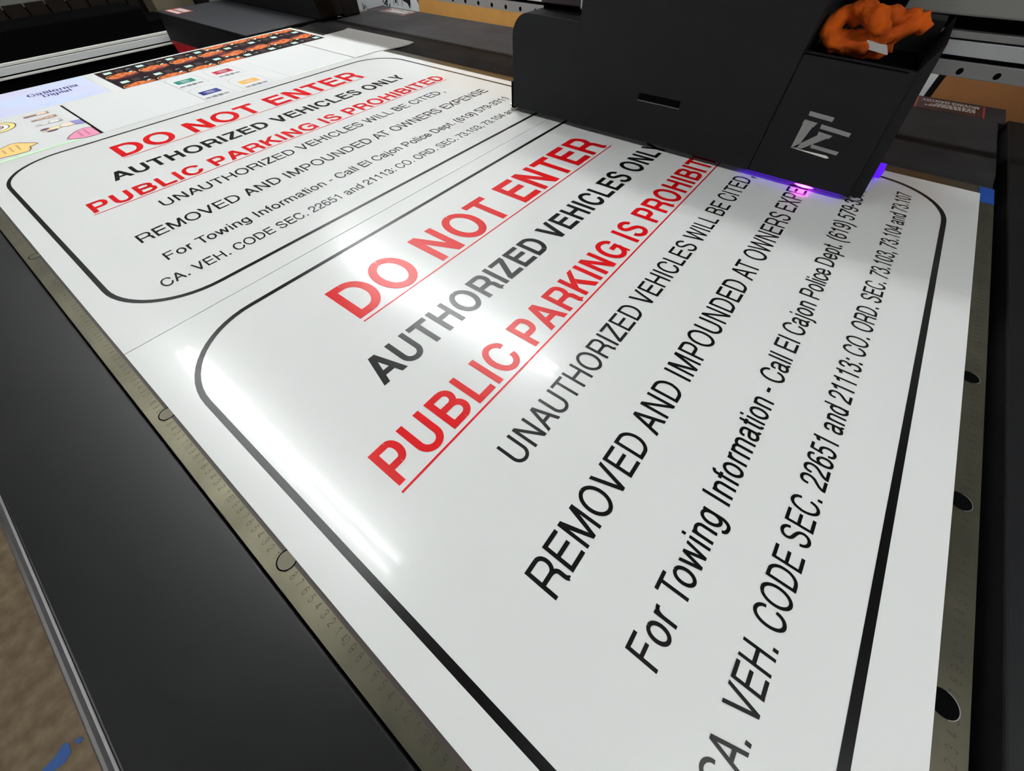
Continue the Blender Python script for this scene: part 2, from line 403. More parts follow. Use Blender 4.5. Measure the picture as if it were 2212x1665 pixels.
def put_text(bm, s, weight, x0, x1, base, cap, z, mi=0, org=(0, 0)):
    polys, w = text_polys(s, weight)
    sx, sy = (x1-x0)/w, cap/CAP
    for k, p in enumerate(polys): flat(bm, [(org[0] + x0 + q[0]*sx, org[1] + base + q[1]*sy) for q in p], z + .0009*(k % 40), mi)
def text_dir(bm, s, weight, o, right, up, cap, mi=0, width=None, anchor='l'):
    """lettering on any plane: o, right and up are 3-D (cm)"""
    polys, w = text_polys(s, weight)
    sy = cap/CAP; sx = (width/w) if width else sy
    off = {'l': 0, 'c': -w*sx/2}[anchor]
    o, r, u = Vector(o), Vector(right), Vector(up)
    nn = r.cross(u)
    for k, p in enumerate(polys):
        P = [o + r*(q[0]*sx + off) + u*(q[1]*sy) + nn*(.0006*(k % 24)) for q in p]
        try:
            f = bm.faces.new([bm.verts.new(W(*q)) for q in P]); f.material_index = mi
        except ValueError: pass

# =================================================================== the printer
pr = thing('flatbed_printer', 'large black flatbed printer carrying the printed sheets', 'printer', 60, 120, -Z0)
BZ = -0.39                                  # top of the metal bed
bm = bmesh.new(); box(bm, -2.43, 126.8, -2.45, 247.3, BZ-1.6, BZ, bev=.06)
bed = obj('bed', bm, M_BED, pr); 
bm = bmesh.new(); prism(bm, [(-.47, -.22), (.3, -.22), (.3, 182.9), (-.47, 182.9)], 'z', BZ, BZ+.012); prism(bm, [(.3, -.22), (122.4, -.22), (122.4, .3), (.3, .3)], 'z', BZ, BZ+.012)  # thin dark strips put in for the shade beside the sheets
o = obj('edge_shade', bm, mat('edge_shade_brown', (62, 54, 50), rough=.5), bed); o['label'] = 'dark painted shade band along the sheet edges'
bed['label'] = 'dull brassy metal bed plate with engraved rulers'
bm = bmesh.new()
for n in range(4, 246):
    s = str(n) if n % 10 == 0 else str(n % 10)
    text_dir(bm, s, (52, 50), (-1.36, n, BZ+.004), (0, -1, 0), (1, 0, 0), .78, width=(.62 if n % 10 == 0 else (.16 if n % 10 == 1 else .34)), anchor='c')
for n in range(4, 124):
    s = str(n) if n % 10 == 0 else str(n % 10)
    text_dir(bm, s, (52, 50), (n, -1.75, BZ+.004), (1, 0, 0), (0, 1, 0), .78, width=(.62 if n % 10 == 0 else (.16 if n % 10 == 1 else .34)), anchor='c')
o = obj('ruler_marking', bm, M_MARK, bed); o['label'] = 'dark ruler figures engraved along the bed edges'
M_HOLE = mat('hole_floor', (104, 100, 86), rough=0.45, metal=0.7)
for hx, hy, dk in ((-.55, 76.8, 0), (-.62, 49.75, 0), (-.8, 131.2, 0), (45.9, -.75, 1), (25.75, -.7, 1), (66.0, -.75, 1)):
    bm = bmesh.new()
    cyl_disc(bm, hx, hy, .92, BZ+.024, 1)
    outline(bm, ell(hx, hy, .96, .96, 30), .13, BZ+.03, 0)
    if dk: outline(bm, ell(hx, hy, 1.06, 1.06, 16, 200, 350), .06, BZ+.034, 2, closed=False)
    obj('dowel_hole', bm, [M_DARK, M_DARK if dk else M_HOLE, M_ALU], bed)
# under frame and legs
bm = bmesh.new(); box(bm, 4, 160, 6, 240, -Z0, BZ-1.7)
obj('base_cabinet', bm, M_DARK, pr)
# front cover plate, left of the bed, with its metal edge strip
bm = bmesh.new(); box(bm, -16.75, -2.72, -30, 249, -8, -.75, bev=.22, seg=3)
obj('front_cover', bm, M_BLACK, pr)
bm = bmesh.new(); prism(bm, [(-16.95, -1.15), (-17.1, -1.0), (-17.4, -.98), (-17.7, -1.08), (-17.95, -1.3), (-18.1, -1.6), (-18.15, -2.0), (-18.15, -11), (-16.95, -11)], 'y', -30, 249)
o = obj('edge_trim', bm, M_TRIM, pr, False); o['label'] = 'grey metal strip along the outer edge of the front cover'
bm = bmesh.new(); box(bm, -16.9, -2.5, -30, 249, -9, -8); box(bm, -2.9, 10, -2, 247, -14, -2.2)
obj('cover_support', bm, M_DARK, pr)
# rear cover: low step, sloping shoulder, wide plate and back strip
bm = bmesh.new()
prism(bm, [(126.9, -2), (126.9, -.75), (129.6, -.75), (133, -.4), (134, -.3), (167.9, -.3), (167.9, -2)], 'y', -2.4, 247.3)
rc_ = obj('rear_cover', bm, M_BLACK2, pr)
bm = bmesh.new(); box(bm, 168.1, 180, -4, 248.9, -3, -.3, bev=.15)
back = obj('rear_strip', bm, M_BLACK2, pr)
bm = bmesh.new(); box(bm, 158, 180, 248.95, 249.7, -2, -.05); box(bm, 158, 167.9, 247.35, 248.9, -2, -.3)
obj('end_lip', bm, M_ALUD, rc_)
bm = bmesh.new(); box(bm, 126.9, 180, -2.4, 247.3, -22, -3.1); obj('rear_side', bm, M_HOUSE, pr)
for hx, hy in ((145, 157), (165.6, 236)):
    bm = bmesh.new(); cyl_disc(bm, hx, hy, .55, -.285); obj('screw_hole', bm, M_DARK, rc_)
# near end cover, right edge of the picture
bm = bmesh.new(); box(bm, -16.75, 172, -46, -4.55, -14, -.45, bev=.2)
obj('end_cover', bm, M_HOUSE, pr)
bm = bmesh.new(); box(bm, -16, 178, -4.6, -2.5, -16, -7); obj('end_gutter', bm, M_DARK, pr)
# far end: black gutter, then the side beam with its pale guide rail
bm = bmesh.new(); box(bm, -16.7, 180, 247.4, 344.8, -26, -22); obj('end_gutter', bm, M_DARK, pr)
bm = bmesh.new(); box(bm, -16.7, 180, 247.35, 247.8, -22, -.8); obj('end_side', bm, M_DARK, pr)
bm = bmesh.new(); prism(bm, [(345.2, -13.1), (345, -7.7), (345.4, 1.3), (347, 1.7), (372, 1.7), (372, -13.1)], 'x', -60, 99); box(bm, -60, 180, 345.2, 372, -26, -13.1)
prism(bm, [(345.2, -13.1), (345, -7.7), (345.6, -3.5), (372, -3.5), (372, -13.1)], 'x', 98.9, 112)
obj('side_beam', bm, M_DARK, pr)
bm = bmesh.new()
box(bm, -60, 105, 344.0, 345.3, -12.9, -12.0, 0, bev=.15); box(bm, -60, 105, 344.4, 345.3, -12.1, -11.4, 2)
box(bm, -60, 105, 343.9, 345.3, -11.5, -8.95, 1, bev=.15); box(bm, -60, 105, 344.4, 345.3, -9.0, -8.7, 2); box(bm, -60, 105, 344.0, 345.3, -8.75, -7.7, 0, bev=.15)
rail = obj('guide_rail', bm, [M_RAIL, mat('pale_rail_centre', (222, 224, 222), rough=.4), M_DARK], pr)
rail['label'] = 'pale grooved metal guide rail beyond the far end of the bed'
bm = bmesh.new(); box(bm, -55, 175, 347, 370, -Z0, -26); obj('beam_stand', bm, M_DARK, pr)
# warning labels on the rear strip, lettering turned to the far side
M_LAB = mat('dark_red_label', (58, 36, 40), rough=0.45); M_LABW = mat('label_white', (222, 222, 218), rough=0.5); M_LABR = mat('label_red', (176, 70, 58), rough=.5)
def warning_label(y0, y1, parent):
    bm = bmesh.new(); z = -.27
    flat(bm, [(169.2, y0), (178.9, y0), (178.9, y1), (169.2, y1)], z, 0)
    for a in (y0, y1-.4): flat(bm, [(169.2, a), (178.9, a), (178.9, a+.4), (169.2, a+.4)], z+.01, 1)
    o = obj('warning_label', bm, [M_LAB, M_LABR], parent); o['label'] = 'dark red rimmed warning label with white lettering'
    L = y1-y0
    bm = bmesh.new()
    text_dir(bm, 'MOVING GANTRY', W_BOLD, (177.9, y0+1.3, z+.02), (0, 1, 0), (-1, 0, 0), 2.0, width=L-2.6)
    rows = (172.9, 174.0, 175.1) if L < 15 else (172.9, 174.0, 175.1)
    rnd = random.Random(3)
    for i, xx in enumerate(rows):
        y = y0 + 2.0
        while y < y1 - (2.5 + i):
            w = rnd.uniform(.35, .9)
            flat(bm, [(xx-.75, y), (xx, y), (xx, y+w), (xx-.75, y+w)], z+.02); y += w + rnd.uniform(.15, .3)
    obj('label_lettering', bm, M_LABW, o)
warning_label(.4, 15.6, back)
warning_label(222.6, 241.0, back)
# blue masking tape on the corner of the bed
bm = bmesh.new()
prism(bm, [(119.2, -2.4), (126.4, -2.35), (126.5, -.6), (126.2, .1), (119.4, -.05)], 'z', BZ+.01, BZ+.05)
M_TAPE = mat('blue_masking_tape', (6, 66, 150), rough=.6)
single('masking_tape', bm, M_TAPE, 'blue masking tape square on the bed beside the sign corner', 'tape', (122.5, -1.2, BZ), )
bm = bmesh.new()
prism(bm, [(-86.5, 102.4), (-83.7, 103.0), (-81.0, 103.2), (-78.9, 104.4), (-78.0, 103.4), (-78.2, 101.2), (-79.8, 100.1), (-82.3, 100.7), (-85.5, 99.6)], 'z', -Z0+.01, -Z0+.12)
prism(bm, [(-77.2, 102.6), (-76.0, 102.7), (-75.4, 101.6), (-76.4, 101.2)], 'z', -Z0+.01, -Z0+.12)
single('tape_scrap', bm, mat('blue_scrap', (52, 92, 160), rough=.7), 'torn blue tape scrap lying on the concrete floor', 'tape scrap', (-79, 102, -Z0))

# =================================================================== printed sheets on the bed
TH = .34
def sheet(name, x0, y0, x1, y1, label, material=M_PANEL, cat='printed sheet', group=None, z=0.0):
    t = thing(name, label, cat, x0, y0, z, group)
    bm = bmesh.new(); box(bm, x0, x1, y0, y1, z-TH, z, bev=.02, seg=1); obj('panel', bm, material, t)
    return t
LINES = [("DO NOT ENTER", W_BOLD, 24.7, 98.35, 70.45, 9.1, 1), ("AUTHORIZED VEHICLES ONLY", W_BOLD, 18.85, 105.6, 58.05, 5.3, 0),
         ("PUBLIC PARKING IS PROHIBITED", W_BOLD, 11.1, 112.3, 46.45, 5.42, 1), ("UNAUTHORIZED VEHICLES WILL BE CITED ,", W_MED, 20.9, 102.9, 37.5, 3.5, 0),
         ("REMOVED AND IMPOUNDED AT OWNERS EXPENSE", W_MED, 12.66, 111.2, 27.2, 3.58, 0),
         ("For Towing Information - Call El Cajon Police Dept. (619) 579-3311", W_MED, 13.43, 109.6, 17.85, 2.86, 0),
         ("CA. VEH. CODE SEC. 22651 and 21113: CO. ORD. SEC. 73.103, 73.104 and 73.107", W_MED, 9.8, 113.5, 10.5, 2.62, 0)]
def sign(y0, label):
    t = sheet('parking_sign', 0.0, y0+.06, 122.1, y0+91.3, label, cat='sign')
    z = .02
    bm = bmesh.new()
    a, b = rrect(3.07, 4.5, 118.95, 87.1, 13.2), rrect(3.84, 5.3, 118.15, 86.3, 12.4)
    n = len(a)
    for i in range(n): flat(bm, [(p[0], p[1]+y0) for p in (a[i], a[(i+1) % n], b[(i+1) % n], b[i])], z)
    o = obj('border_line', bm, M_INK, t); o['label'] = 'black rounded border line'
    for s, wt, x0, x1, base, cap, red in LINES:
        bm = bmesh.new(); put_text(bm, s, wt, x0, x1, base, cap, z, 0, (0, y0))
        o = obj('lettering', bm, M_RED if red else M_INK, t)
        o['label'] = ('bold red' if red else 'bold black' if wt is W_BOLD else 'thin black') + ' lettering ' + s.split(' ')[0].lower() + ' line'
    for x0, x1, y in ((24.7, 98.9, 69.62), (10.8, 111.85, 45.68)):
        bm = bmesh.new(); flat(bm, [(x0, y0+y-.14), (x1, y0+y-.14), (x1, y0+y+.14), (x0, y0+y+.14)], z)
        o = obj('underline', bm, M_RED, t); o['label'] = 'thin red underline'
    return t
sign(0, 'nearest white DO NOT ENTER parking sign, its lettering running under the print carriage')
sign(91.44, 'farther white DO NOT ENTER parking sign, between the near sign and the small prints')

# ---- small prints beyond the signs
Zp = .02
t = sheet('blue_poster', -2, 217.35, 41.55, 246.5, 'pale blue poster with navy California lettering at the far left', M_PAPER, 'poster')
bm = bmesh.new(); flat(bm, [(-2, 219.3), (41.2, 219.3), (41.2, 246.2), (-2, 246.2)], Zp-.012)
obj('printed_field', bm, mat('pale_blue_print', (196, 212, 238), rough=.6, spec=.2, noise=.1, nscale=5, rgb2=(206, 204, 228)), t)
bm = bmesh.new()
for y, w_ in ((223.0, .25),): flat(bm, [(4, y), (41.2, y-.6), (41.2, y-.6+w_), (4, y+w_)], Zp)
o = obj('fold_line', bm, mat('blue_stripe', (176, 200, 232), rough=.4), t)
bm = bmesh.new()
put_text(bm, 'California', (150, 40), 23.4, 37.2, 234.6, 3.3, Zp); put_text(bm, 'Digital', (150, 40), 26.6, 34.2, 230.6, 3.1, Zp)
o = obj('lettering', bm, mat('navy_ink', (34, 34, 104), rough=.5), t); o['label'] = 'navy lettering'

t = sheet('cartoon_print', -2.2, 182.9, 27.55, 217.3, 'white print of little cartoon figures with a black side line', M_PAPER, 'printed sheet')
bm = bmesh.new(); flat(bm, [(27.1, 182.9), (27.4, 182.9), (27.4, 217.4), (27.1, 217.4)], Zp); outline(bm, [(27.25, 182.9), (27.25, 217.4)], .5, Zp, 0, False)
obj('side_line', bm, mat('print_dark_brown', (52, 30, 36), rough=.5), t)
M_LINE = mat('drawing_outline', (62, 44, 52), rough=.5)
PAL = dict(brown=(160, 120, 112), tan=(214, 172, 150), white=(246, 244, 242), skin=(250, 222, 200), cream=(248, 230, 180), plum=(104, 78, 104),
           lilac=(140, 140, 196), pink=(228, 146, 176), orange=(246, 204, 128), yellow=(248, 224, 140), green=(196, 230, 190), pale=(214, 218, 236), rose=(200, 160, 156))
PM = {k: mat('print_' + k, v, rough=.5) for k, v in PAL.items()}
def figure(cx, cy, L, body, head, extra=None):
    """a plain little figure lying along x: feet at -x, head at +x"""
    bm = bmesh.new(); r = L*.17
    mats = [M_LINE, PM[body], PM[head]]
    for dy in (-.42, .42):
        flat(bm, ell(cx-L*.40, cy+dy*r*1.1, L*.13, r*.34, 14), Zp, 1); outline(bm, ell(cx-L*.40, cy+dy*r*1.1, L*.13, r*.34, 14), .12, Zp+.01, 0)
    flat(bm, ell(cx-L*.17, cy, L*.22, r*.82, 18), Zp+.012, 1); outline(bm, ell(cx-L*.17, cy, L*.22, r*.82, 18), .14, Zp+.02, 0)
    hd = ell(cx+L*.22, cy, L*.25, r*1.22, 22)
    flat(bm, hd, Zp+.024, 2); outline(bm, hd, .16, Zp+.03, 0)
    for dy in (-.7, .7):
        e = ell(cx+L*.44, cy+dy*r, L*.07, r*.34, 12); flat(bm, e, Zp+.022, 1 if body != 'white' else 2); outline(bm, e, .11, Zp+.028, 0)
    for dy in (-.35, .35): flat(bm, ell(cx+L*.2, cy+dy*r, .13, .15, 8), Zp+.034, 0)
    if extra:
        hat = [(24.6, 200.2), (26.9, 199.4), (26.9, 194.8), (25.2, 195.6), (24.8, 197.8)]
        flat(bm, hat, Zp+.04, 3); outline(bm, hat, .1, Zp+.045, 0)
        flat(bm, ell(18.6, 199.0, 1.1, .8, 12), Zp+.04, 4); flat(bm, ell(19.6, 196.2, 1.3, .7, 12), Zp+.04, 4)
        mats += [PM['lilac'], PM['plum']]
    return obj('printed_figure', bm, mats, t)
for cx, cy, L, b_, h_ in ((20.4, 214.3, 5.8, 'brown', 'skin'), (21.0, 209.1, 5.8, 'tan', 'tan'), (20.9, 204.0, 5.8, 'white', 'white'), (22.0, 198.0, 8.4, 'cream', 'skin')):
    figure(cx, cy, L, b_, h_, cy == 198.0)
def pennant(pts, colour, words):
    bm = bmesh.new(); flat(bm, pts, Zp, 0); outline(bm, pts, .28, Zp+.01, 1)
    for (x, y, l) in words:
        for k in range(int(l/.45)):
            dy = (k % 2)*.25
            flat(bm, [(x+dy, y-k*.45), (x+.55-dy*.6, y-k*.45), (x+.55-dy*.6, y-k*.45-.2), (x+dy, y-k*.45-.2)], Zp+.012, 1)
    obj('printed_banner', bm, [PM[colour], M_LINE], t)
pennant([(20.1, 186.2), (20.6, 185.2), (22.4, 183.7), (24.2, 182.95), (26.9, 183.0), (26.95, 190.4), (25.4, 191.1), (23.6, 190.6), (21.4, 188.4)], 'pink', ((23.1, 189.0, 4.2), (24.6, 189.6, 5.2)))
pennant([(14.6, 189.5), (14.2, 190.6), (12.8, 192.2), (11.6, 194.0), (10.2, 194.9), (8.0, 193.6), (6.6, 192.6), (3.0, 192.8), (3.0, 186.6), (6.0, 186.4), (9.6, 185.6), (11.8, 185.6), (12.6, 187.2), (12.6, 188.6)], 'orange', ((7.4, 191.6, 3.6), (8.9, 192.3, 4.6), (10.4, 192.6, 4.8)))
bm = bmesh.new()
for r_, mi in ((1.0, 1), (.93, 0), (.66, 1), (.60, 2), (.36, 1), (.28, 3)): flat(bm, ell(10.6, 211.0, 4.2*r_, 4.8*r_, 30), Zp+(1-r_)*.03, mi)
obj('printed_ring', bm, [PM['yellow'], M_LINE, PM['white'], PM['rose']], t)
bm = bmesh.new(); rnd = random.Random(11); top = []
for i in range(40): top.append((-2.2 + 29.2*i/39, 183.9 + rnd.uniform(.1, 1.1)*(1.4 - i/40)))
flat(bm, [(-2.2, 182.95), (27.0, 182.95)] + top[::-1], Zp-.012); obj('printed_grass', bm, PM['green'], t)

sheet('blank_print', 27.6, 182.9, 55.52, 217.3, 'blank white sheet between the cartoon print and the four label print', M_PAPER, 'sheet')
# photo strip
t = sheet('photo_strip', 41.6, 217.35, 123.4, 246.5, 'long dark strip of repeated orange and black pictures at the far edge of the bed', M_PAPER, 'printed strip')
bm = bmesh.new(); flat(bm, [(44.7, 217.7), (121.6, 217.7), (121.6, 245.0), (44.7, 245.0)], Zp)
pb = obj('picture_ground', bm, mat('print_black', (18, 14, 18), rough=.7, spec=.12, noise=.5, nscale=9, rgb2=(38, 16, 20)), t)
M_OR = mat('print_ember', (232, 124, 62), rough=.7, spec=.15, noise=.5, nscale=90, rgb2=(120, 44, 26)); M_ORL = mat('print_ember_light', (250, 190, 130), rough=.7, spec=.15)
M_MINT = mat('print_mint', (190, 226, 212), rough=.7, spec=.15); M_GR = mat('print_grey', (92, 92, 86), rough=.7, spec=.15); M_MAR = mat('print_maroon', (84, 24, 34), rough=.5)
def tile(x, y, flip, ylim=(217.8, 244.9)):
    """one picture of the strip: embers, a mint tag and fine grey lines"""
    bm = bmesh.new(); s = -1 if flip else 1
    rnd = random.Random(5)
    T = lambda p: (x + s*p[0], y + s*p[1])
    def put(pts, z, mi):
        q = [T(p) for p in pts]
        if min(v[1] for v in q) < ylim[0] or max(v[1] for v in q) > ylim[1]:
            q = [(v[0], min(max(v[1], ylim[0]), ylim[1])) for v in q]
            if max(v[1] for v in q) - min(v[1] for v in q) < .4: return
        flat(bm, q, z, mi)
    put([(-4.9, -3.9), (-3.4, -4.9), (1.0, -5.0), (4.6, -3.0), (4.6, -.4), (3.4, 1.2), (-1.6, 1.0), (-4.0, -1.0)], Zp+.004, 4)
    put([(-4.7, -.8), (-3.6, -3.4), (-1.2, -3.5), (.6, -2.2), (2.6, -2.6), (4.5, -1.2), (4.6, 1.0), (3.0, .5), (1.6, 2.1), (-.2, 2.8), (-2.4, 1.6), (-3.8, .6)], Zp+.01, 0)
    for k in range(9):
        a, b = rnd.uniform(-3.6, 3.4), rnd.uniform(-2.4, 1.6)
        put([(a, b), (a+rnd.uniform(.5, 1.6), b+rnd.uniform(-.2, .5)), (a+rnd.uniform(.3, 1.0), b+rnd.uniform(.3, .7))], Zp+.014, 1)
    put([(2.6, .4), (4.1, 1.2), (3.9, 2.3), (2.9, 1.8)], Zp+.018, 2)
    q = [T(p) for p in ell(0, -.4, 4.9, 3.3, 16, 120, 250)]
    outline(bm, [(v[0], min(max(v[1], ylim[0]), ylim[1])) for v in q], .22, Zp+.016, 1, False)
    put([(-3.8, 4.3), (-1.3, 4.6), (-1.4, 7.2), (-3.7, 7.2)], Zp+.012, 2)
    for k in range(3): put([(.1+k*.75, 4.0), (.4+k*.75, 4.0), (.4+k*.75, 7.6), (.1+k*.75, 7.6)], Zp+.012, 3)
    put([(3.2, 5.0), (3.9, 5.8), (4.6, 5.2), (4.7, 5.5), (3.9, 6.3), (3.2, 5.4)], Zp+.012, 2)
    return obj('printed_picture', bm, [M_OR, M_ORL, M_MINT, M_GR, M_MAR], t)
for i in range(4):
    for yy in (235.4, 219.7): tile(50.4 + 10.5*i, yy, False)
for i in range(4):
    for yy in (242.6, 226.9): tile(86.6 + 10.1*i, yy, True)

# four label print
t = sheet('label_print', 55.57, 182.9, 83.6, 217.3, 'white print of four arched labels in teal, red, navy and gold', M_PAPER, 'printed sheet')
M_THIN = mat('hairline_grey', (120, 120, 116), rough=.5)
def label_art(x, y, rgb, nm):
    bm = bmesh.new()
    pts = [(x-4.9, y-7.0), (x+4.9, y-7.0)] + [(x + 4.9*math.cos(math.radians(a)), y + 3.2 + 4.6*math.sin(math.radians(a))) for a in range(0, 181, 10)]
    pts = [(min(max(p[0], 55.75), 83.3), min(max(p[1], 183.0), 217.1)) for p in pts]
    outline(bm, pts, .1, Zp, 0)
    flat(bm, [(x-3, y-2.1), (x+3, y-2.1), (x+3, y+2.1), (x-3, y+2.1)], Zp, 1)
    flat(bm, [(x-1.9, y+.3), (x+1.9, y+.3), (x+.9, y+1.0), (x-.9, y+1.0)], Zp+.01, 2)
    flat(bm, [(x-1.3, y-1.0), (x+1.3, y-1.0), (x+1.3, y-.5), (x-1.3, y-.5)], Zp+.01, 2)
    n = 24
    for k in range(n):
        u = -3.7 + 7.4*k/(n-1); hgt = .5 + .55*math.exp(-(u/1.7)**2)
        if k % 6 != 5: flat(bm, [(u+x-.1, y-5.4-hgt), (u+x+.12, y-5.4-hgt), (u+x+.12, y-5.4+hgt), (u+x-.1, y-5.4+hgt)], Zp, 3)
    return obj('printed_label', bm, [M_THIN, mat('print_' + nm, rgb, rough=.45), mat('print_tag_pale', (196, 200, 200), rough=.5), mat('print_navy_text', (52, 54, 78), rough=.5)], t)
label_art(60.15, 208.7, (10, 130, 112), 'teal'); label_art(73.0, 208.7, (176, 26, 56), 'crimson')
label_art(60.2, 191.2, (22, 34, 122), 'navy'); label_art(73.0, 190.9, (226, 168, 72), 'gold')
t = sheet('blank_print', 83.65, 182.9, 110.35, 217.3, 'blank bright white sheet with a faint green lower edge right of the label print', M_PAPER, 'sheet')
bm = bmesh.new(); rnd = random.Random(4); pts = [(84.5, 183.0), (110.2, 183.0)] + [(110.2 - 25.7*i/30, 183.2 + rnd.uniform(.1, .8)) for i in range(31)]
flat(bm, pts, Zp); obj('green_smear', bm, mat('print_pale_lime', (226, 240, 214), rough=.5), t)
bm = bmesh.new(); flat(bm, [(110.05, 182.95), (110.3, 182.95), (110.3, 217.0), (110.05, 217.0)], Zp); obj('side_line', bm, M_LINE, t)
# overhanging plain panel with a curled outer edge
t = thing('overhanging_sheet', 'plain white panel overhanging the bed edge, its outer rim curled up', 'sheet', 110.5, 182.0, 0)
bm = bmesh.new()
prof = [(0, 0), (.5, 0), (.86, .02), (.93, .12), (.97, .3), (1, .34)]
rows = [(180.9, 182.2, 179.4), (0, 217.1, 216.6), (1, 221.9, 221.5)]
def pt(u, v, dz):
    ya = 182.2 - 2.7*max(0, (u-.42)/.58); yb = 217.1 + (221.8-217.1)*min(1, max(0, (u-.42)*12))
    return W(110.5 + (136.8-110.5)*u, ya + (yb-ya)*v, prof_z(u) + dz)
def prof_z(u):
    for (a, za), (c, zc) in zip(prof, prof[1:]):
        if a <= u <= c: return za + (zc-za)*(u-a)/(c-a)
    return prof[-1][1]
us = [0, .2, .42, .46, .51, .6, .75, .86, .93, .97, 1.0]
T = [[bm.verts.new(pt(u, v, 0)) for u in us] for v in (0, 1)]; B = [[bm.verts.new(pt(u, v, -.3)) for u in us] for v in (0, 1)]
for i in range(len(us)-1):
    bm.faces.new([T[0][i], T[0][i+1], T[1][i+1], T[1][i]]); bm.faces.new([B[0][i], B[1][i], B[1][i+1], B[0][i+1]])
    bm.faces.new([T[0][i], B[0][i], B[0][i+1], T[0][i+1]]); bm.faces.new([T[1][i], T[1][i+1], B[1][i+1], B[1][i]])
for k in (0, -1): bm.faces.new([T[0][k], T[1][k], B[1][k], B[0][k]])
bmesh.ops.recalc_face_normals(bm, faces=bm.faces)
obj('panel', bm, M_PAPER, t)

# =================================================================== gantry
ga = thing('printer_gantry', 'gantry beam with grey metal rails and bolt holes behind the print carriage', 'gantry', 140, 120, -6)
BY0, BY1 = -46.5, 243
bm = bmesh.new()
box(bm, 130, 146, BY0, BY1, 14.1, 16.3, bev=.08)
for k in range(-6, 46):
    y = 15.84 + 5.53*k
    if BY0 < y < BY1:
        pts = [(y + .5*math.cos(2*math.pi*i/18), 14.95 + .5*math.sin(2*math.pi*i/18)) for i in range(18)]
        f = bm.faces.new([bm.verts.new(W(129.985, p[0], p[1])) for p in pts]); f.material_index = 1
o = obj('lower_rail', bm, [M_ALUD, M_DARK], ga); o['label'] = 'grey metal rail with a row of round bolt holes'
bm = bmesh.new(); box(bm, 130.6, 146, BY0, BY1, 16.3, 17.0); box(bm, 130.6, 146, BY0, BY1, 18.9, 19.2); obj('groove', bm, M_DARK, ga)
bm = bmesh.new(); box(bm, 129.9, 146, BY0, BY1, 16.95, 18.95, bev=.1); obj('bright_rail', bm, M_ALU, ga)
bm = bmesh.new(); box(bm, 130.1, 146, BY0, BY1, 19.15, 20.1, bev=.08); obj('upper_rail', bm, M_ALUD, ga)
bm = bmesh.new(); box(bm, 131.5, 146, BY0, BY1, 20.1, 21.95); obj('belt_slot', bm, M_DARK, ga)
bm = bmesh.new(); box(bm, 129.8, 147, BY0, BY1, 21.95, 33, bev=.3); obj('beam_cover', bm, mat('beam_grey_paint', (138, 136, 130), rough=.5, metal=.2), ga)
# far end housing of the gantry: capping station box and upright
bm = bmesh.new()
prism(bm, [(248, .15), (335, .15), (338, -4), (342, -12), (308, -10.6), (264, -3.6), (248, -3.0)], 'x', 103, 150)
st = obj('station_box', bm, M_HOUSE, ga); st['label'] = 'low black box at the far end of the gantry'
bm = bmesh.new(); box(bm, 102.6, 150.4, 247.4, 335.6, .15, .75, bev=.25)
obj('station_lid', bm, mat('grey_black_lid', (40, 40, 44), rough=.55, bump=.08, bscale=600), ga)
bm = bmesh.new()
prism(bm, [(309, -10.9), (341.5, -12.2), (333, -16.5), (318, -17), (308, -14)], 'x', 103.4, 148, 0)
for k in range(13):
    y = 310 + 2.4*k
    prism(bm, [(y, -10.4 - .03*k), (y+1.3, -10.4 - .03*k), (y+.3, -17), (y-1.0, -17)], 'x', 102.9, 103.5, 1)
o = obj('vent_grille', bm, [mat('dark_red_vent', (104, 8, 16), rough=.5), mat('red_fins', (206, 30, 38), rough=.45)], ga); o['label'] = 'red finned vent under the black end box'
bm = bmesh.new(); z = .78
flat(bm, [(105.2, 318), (113.6, 318), (113.6, 334), (105.2, 334)], z, 0); flat(bm, [(106.0, 319), (108.0, 319), (108.0, 332.6), (106.0, 332.6)], z+.01, 1)
flat(bm, [(109.4, 320), (112.8, 320), (112.8, 332), (109.4, 332)], z+.01, 1)
rnd = random.Random(2)
for r_ in range(4):
    y = 320.6
    while y < 331: 
        w_ = rnd.uniform(.5, 1.6); flat(bm, [(109.7+r_*.8, y), (110.0+r_*.8, y), (110.0+r_*.8, y+w_), (109.7+r_*.8, y+w_)], z+.02, 2); y += w_+.6
obj('warning_label', bm, [M_LABR, M_LABW, mat('label_grey_text', (120, 120, 120))], ga)
bm = bmesh.new(); box(bm, 137, 151, 243, 336, .8, 60, bev=.5); box(bm, 151.3, 160.5, 243.6, 336, -.2, 60, bev=.5)
obj('upright', bm, M_HOUSE, ga)
bm = bmesh.new(); box(bm, 130, 160, -100, -46.6, -Z0, 55, bev=.5); obj('upright', bm, M_HOUSE, ga)
bm = bmesh.new(); box(bm, 112, 148, 338.4, 343.7, -12.2, -3); obj('rail_foot', bm, M_DARK, ga)

# =================================================================== print carriage
ca = thing('print_carriage', 'black print carriage hovering over the near sign, with a silver V mark', 'print head', 112, 60, 1)
bm = bmesh.new(); box(bm, 102.45, 124, 39.53, 83.66, 1.05, 36, bev=.14, seg=2)
obj('main_housing', bm, M_HOUSE, ca)
bm = bmesh.new(); box(bm, 104.5, 124, 27, 106, 36, 57, bev=.5, seg=3)
obj('upper_housing', bm, M_HOUSE, ca)
bm = bmesh.new(); box(bm, 102.38, 102.6, 57.5, 66.9, 8.75, 9.15); box(bm, 102.4, 102.46, 57.5, 66.9, 9.1, 9.9)
sl = obj('grip_slot', bm, M_DARK, ca)
bm = bmesh.new(); box(bm, 102.2, 102.5, 57.3, 67.1, 8.52, 8.72, bev=.05); obj('slot_lip', bm, mat('slot_lip_grey', (70, 70, 72), rough=.4), sl)
bm = bmesh.new(); r = 4.6
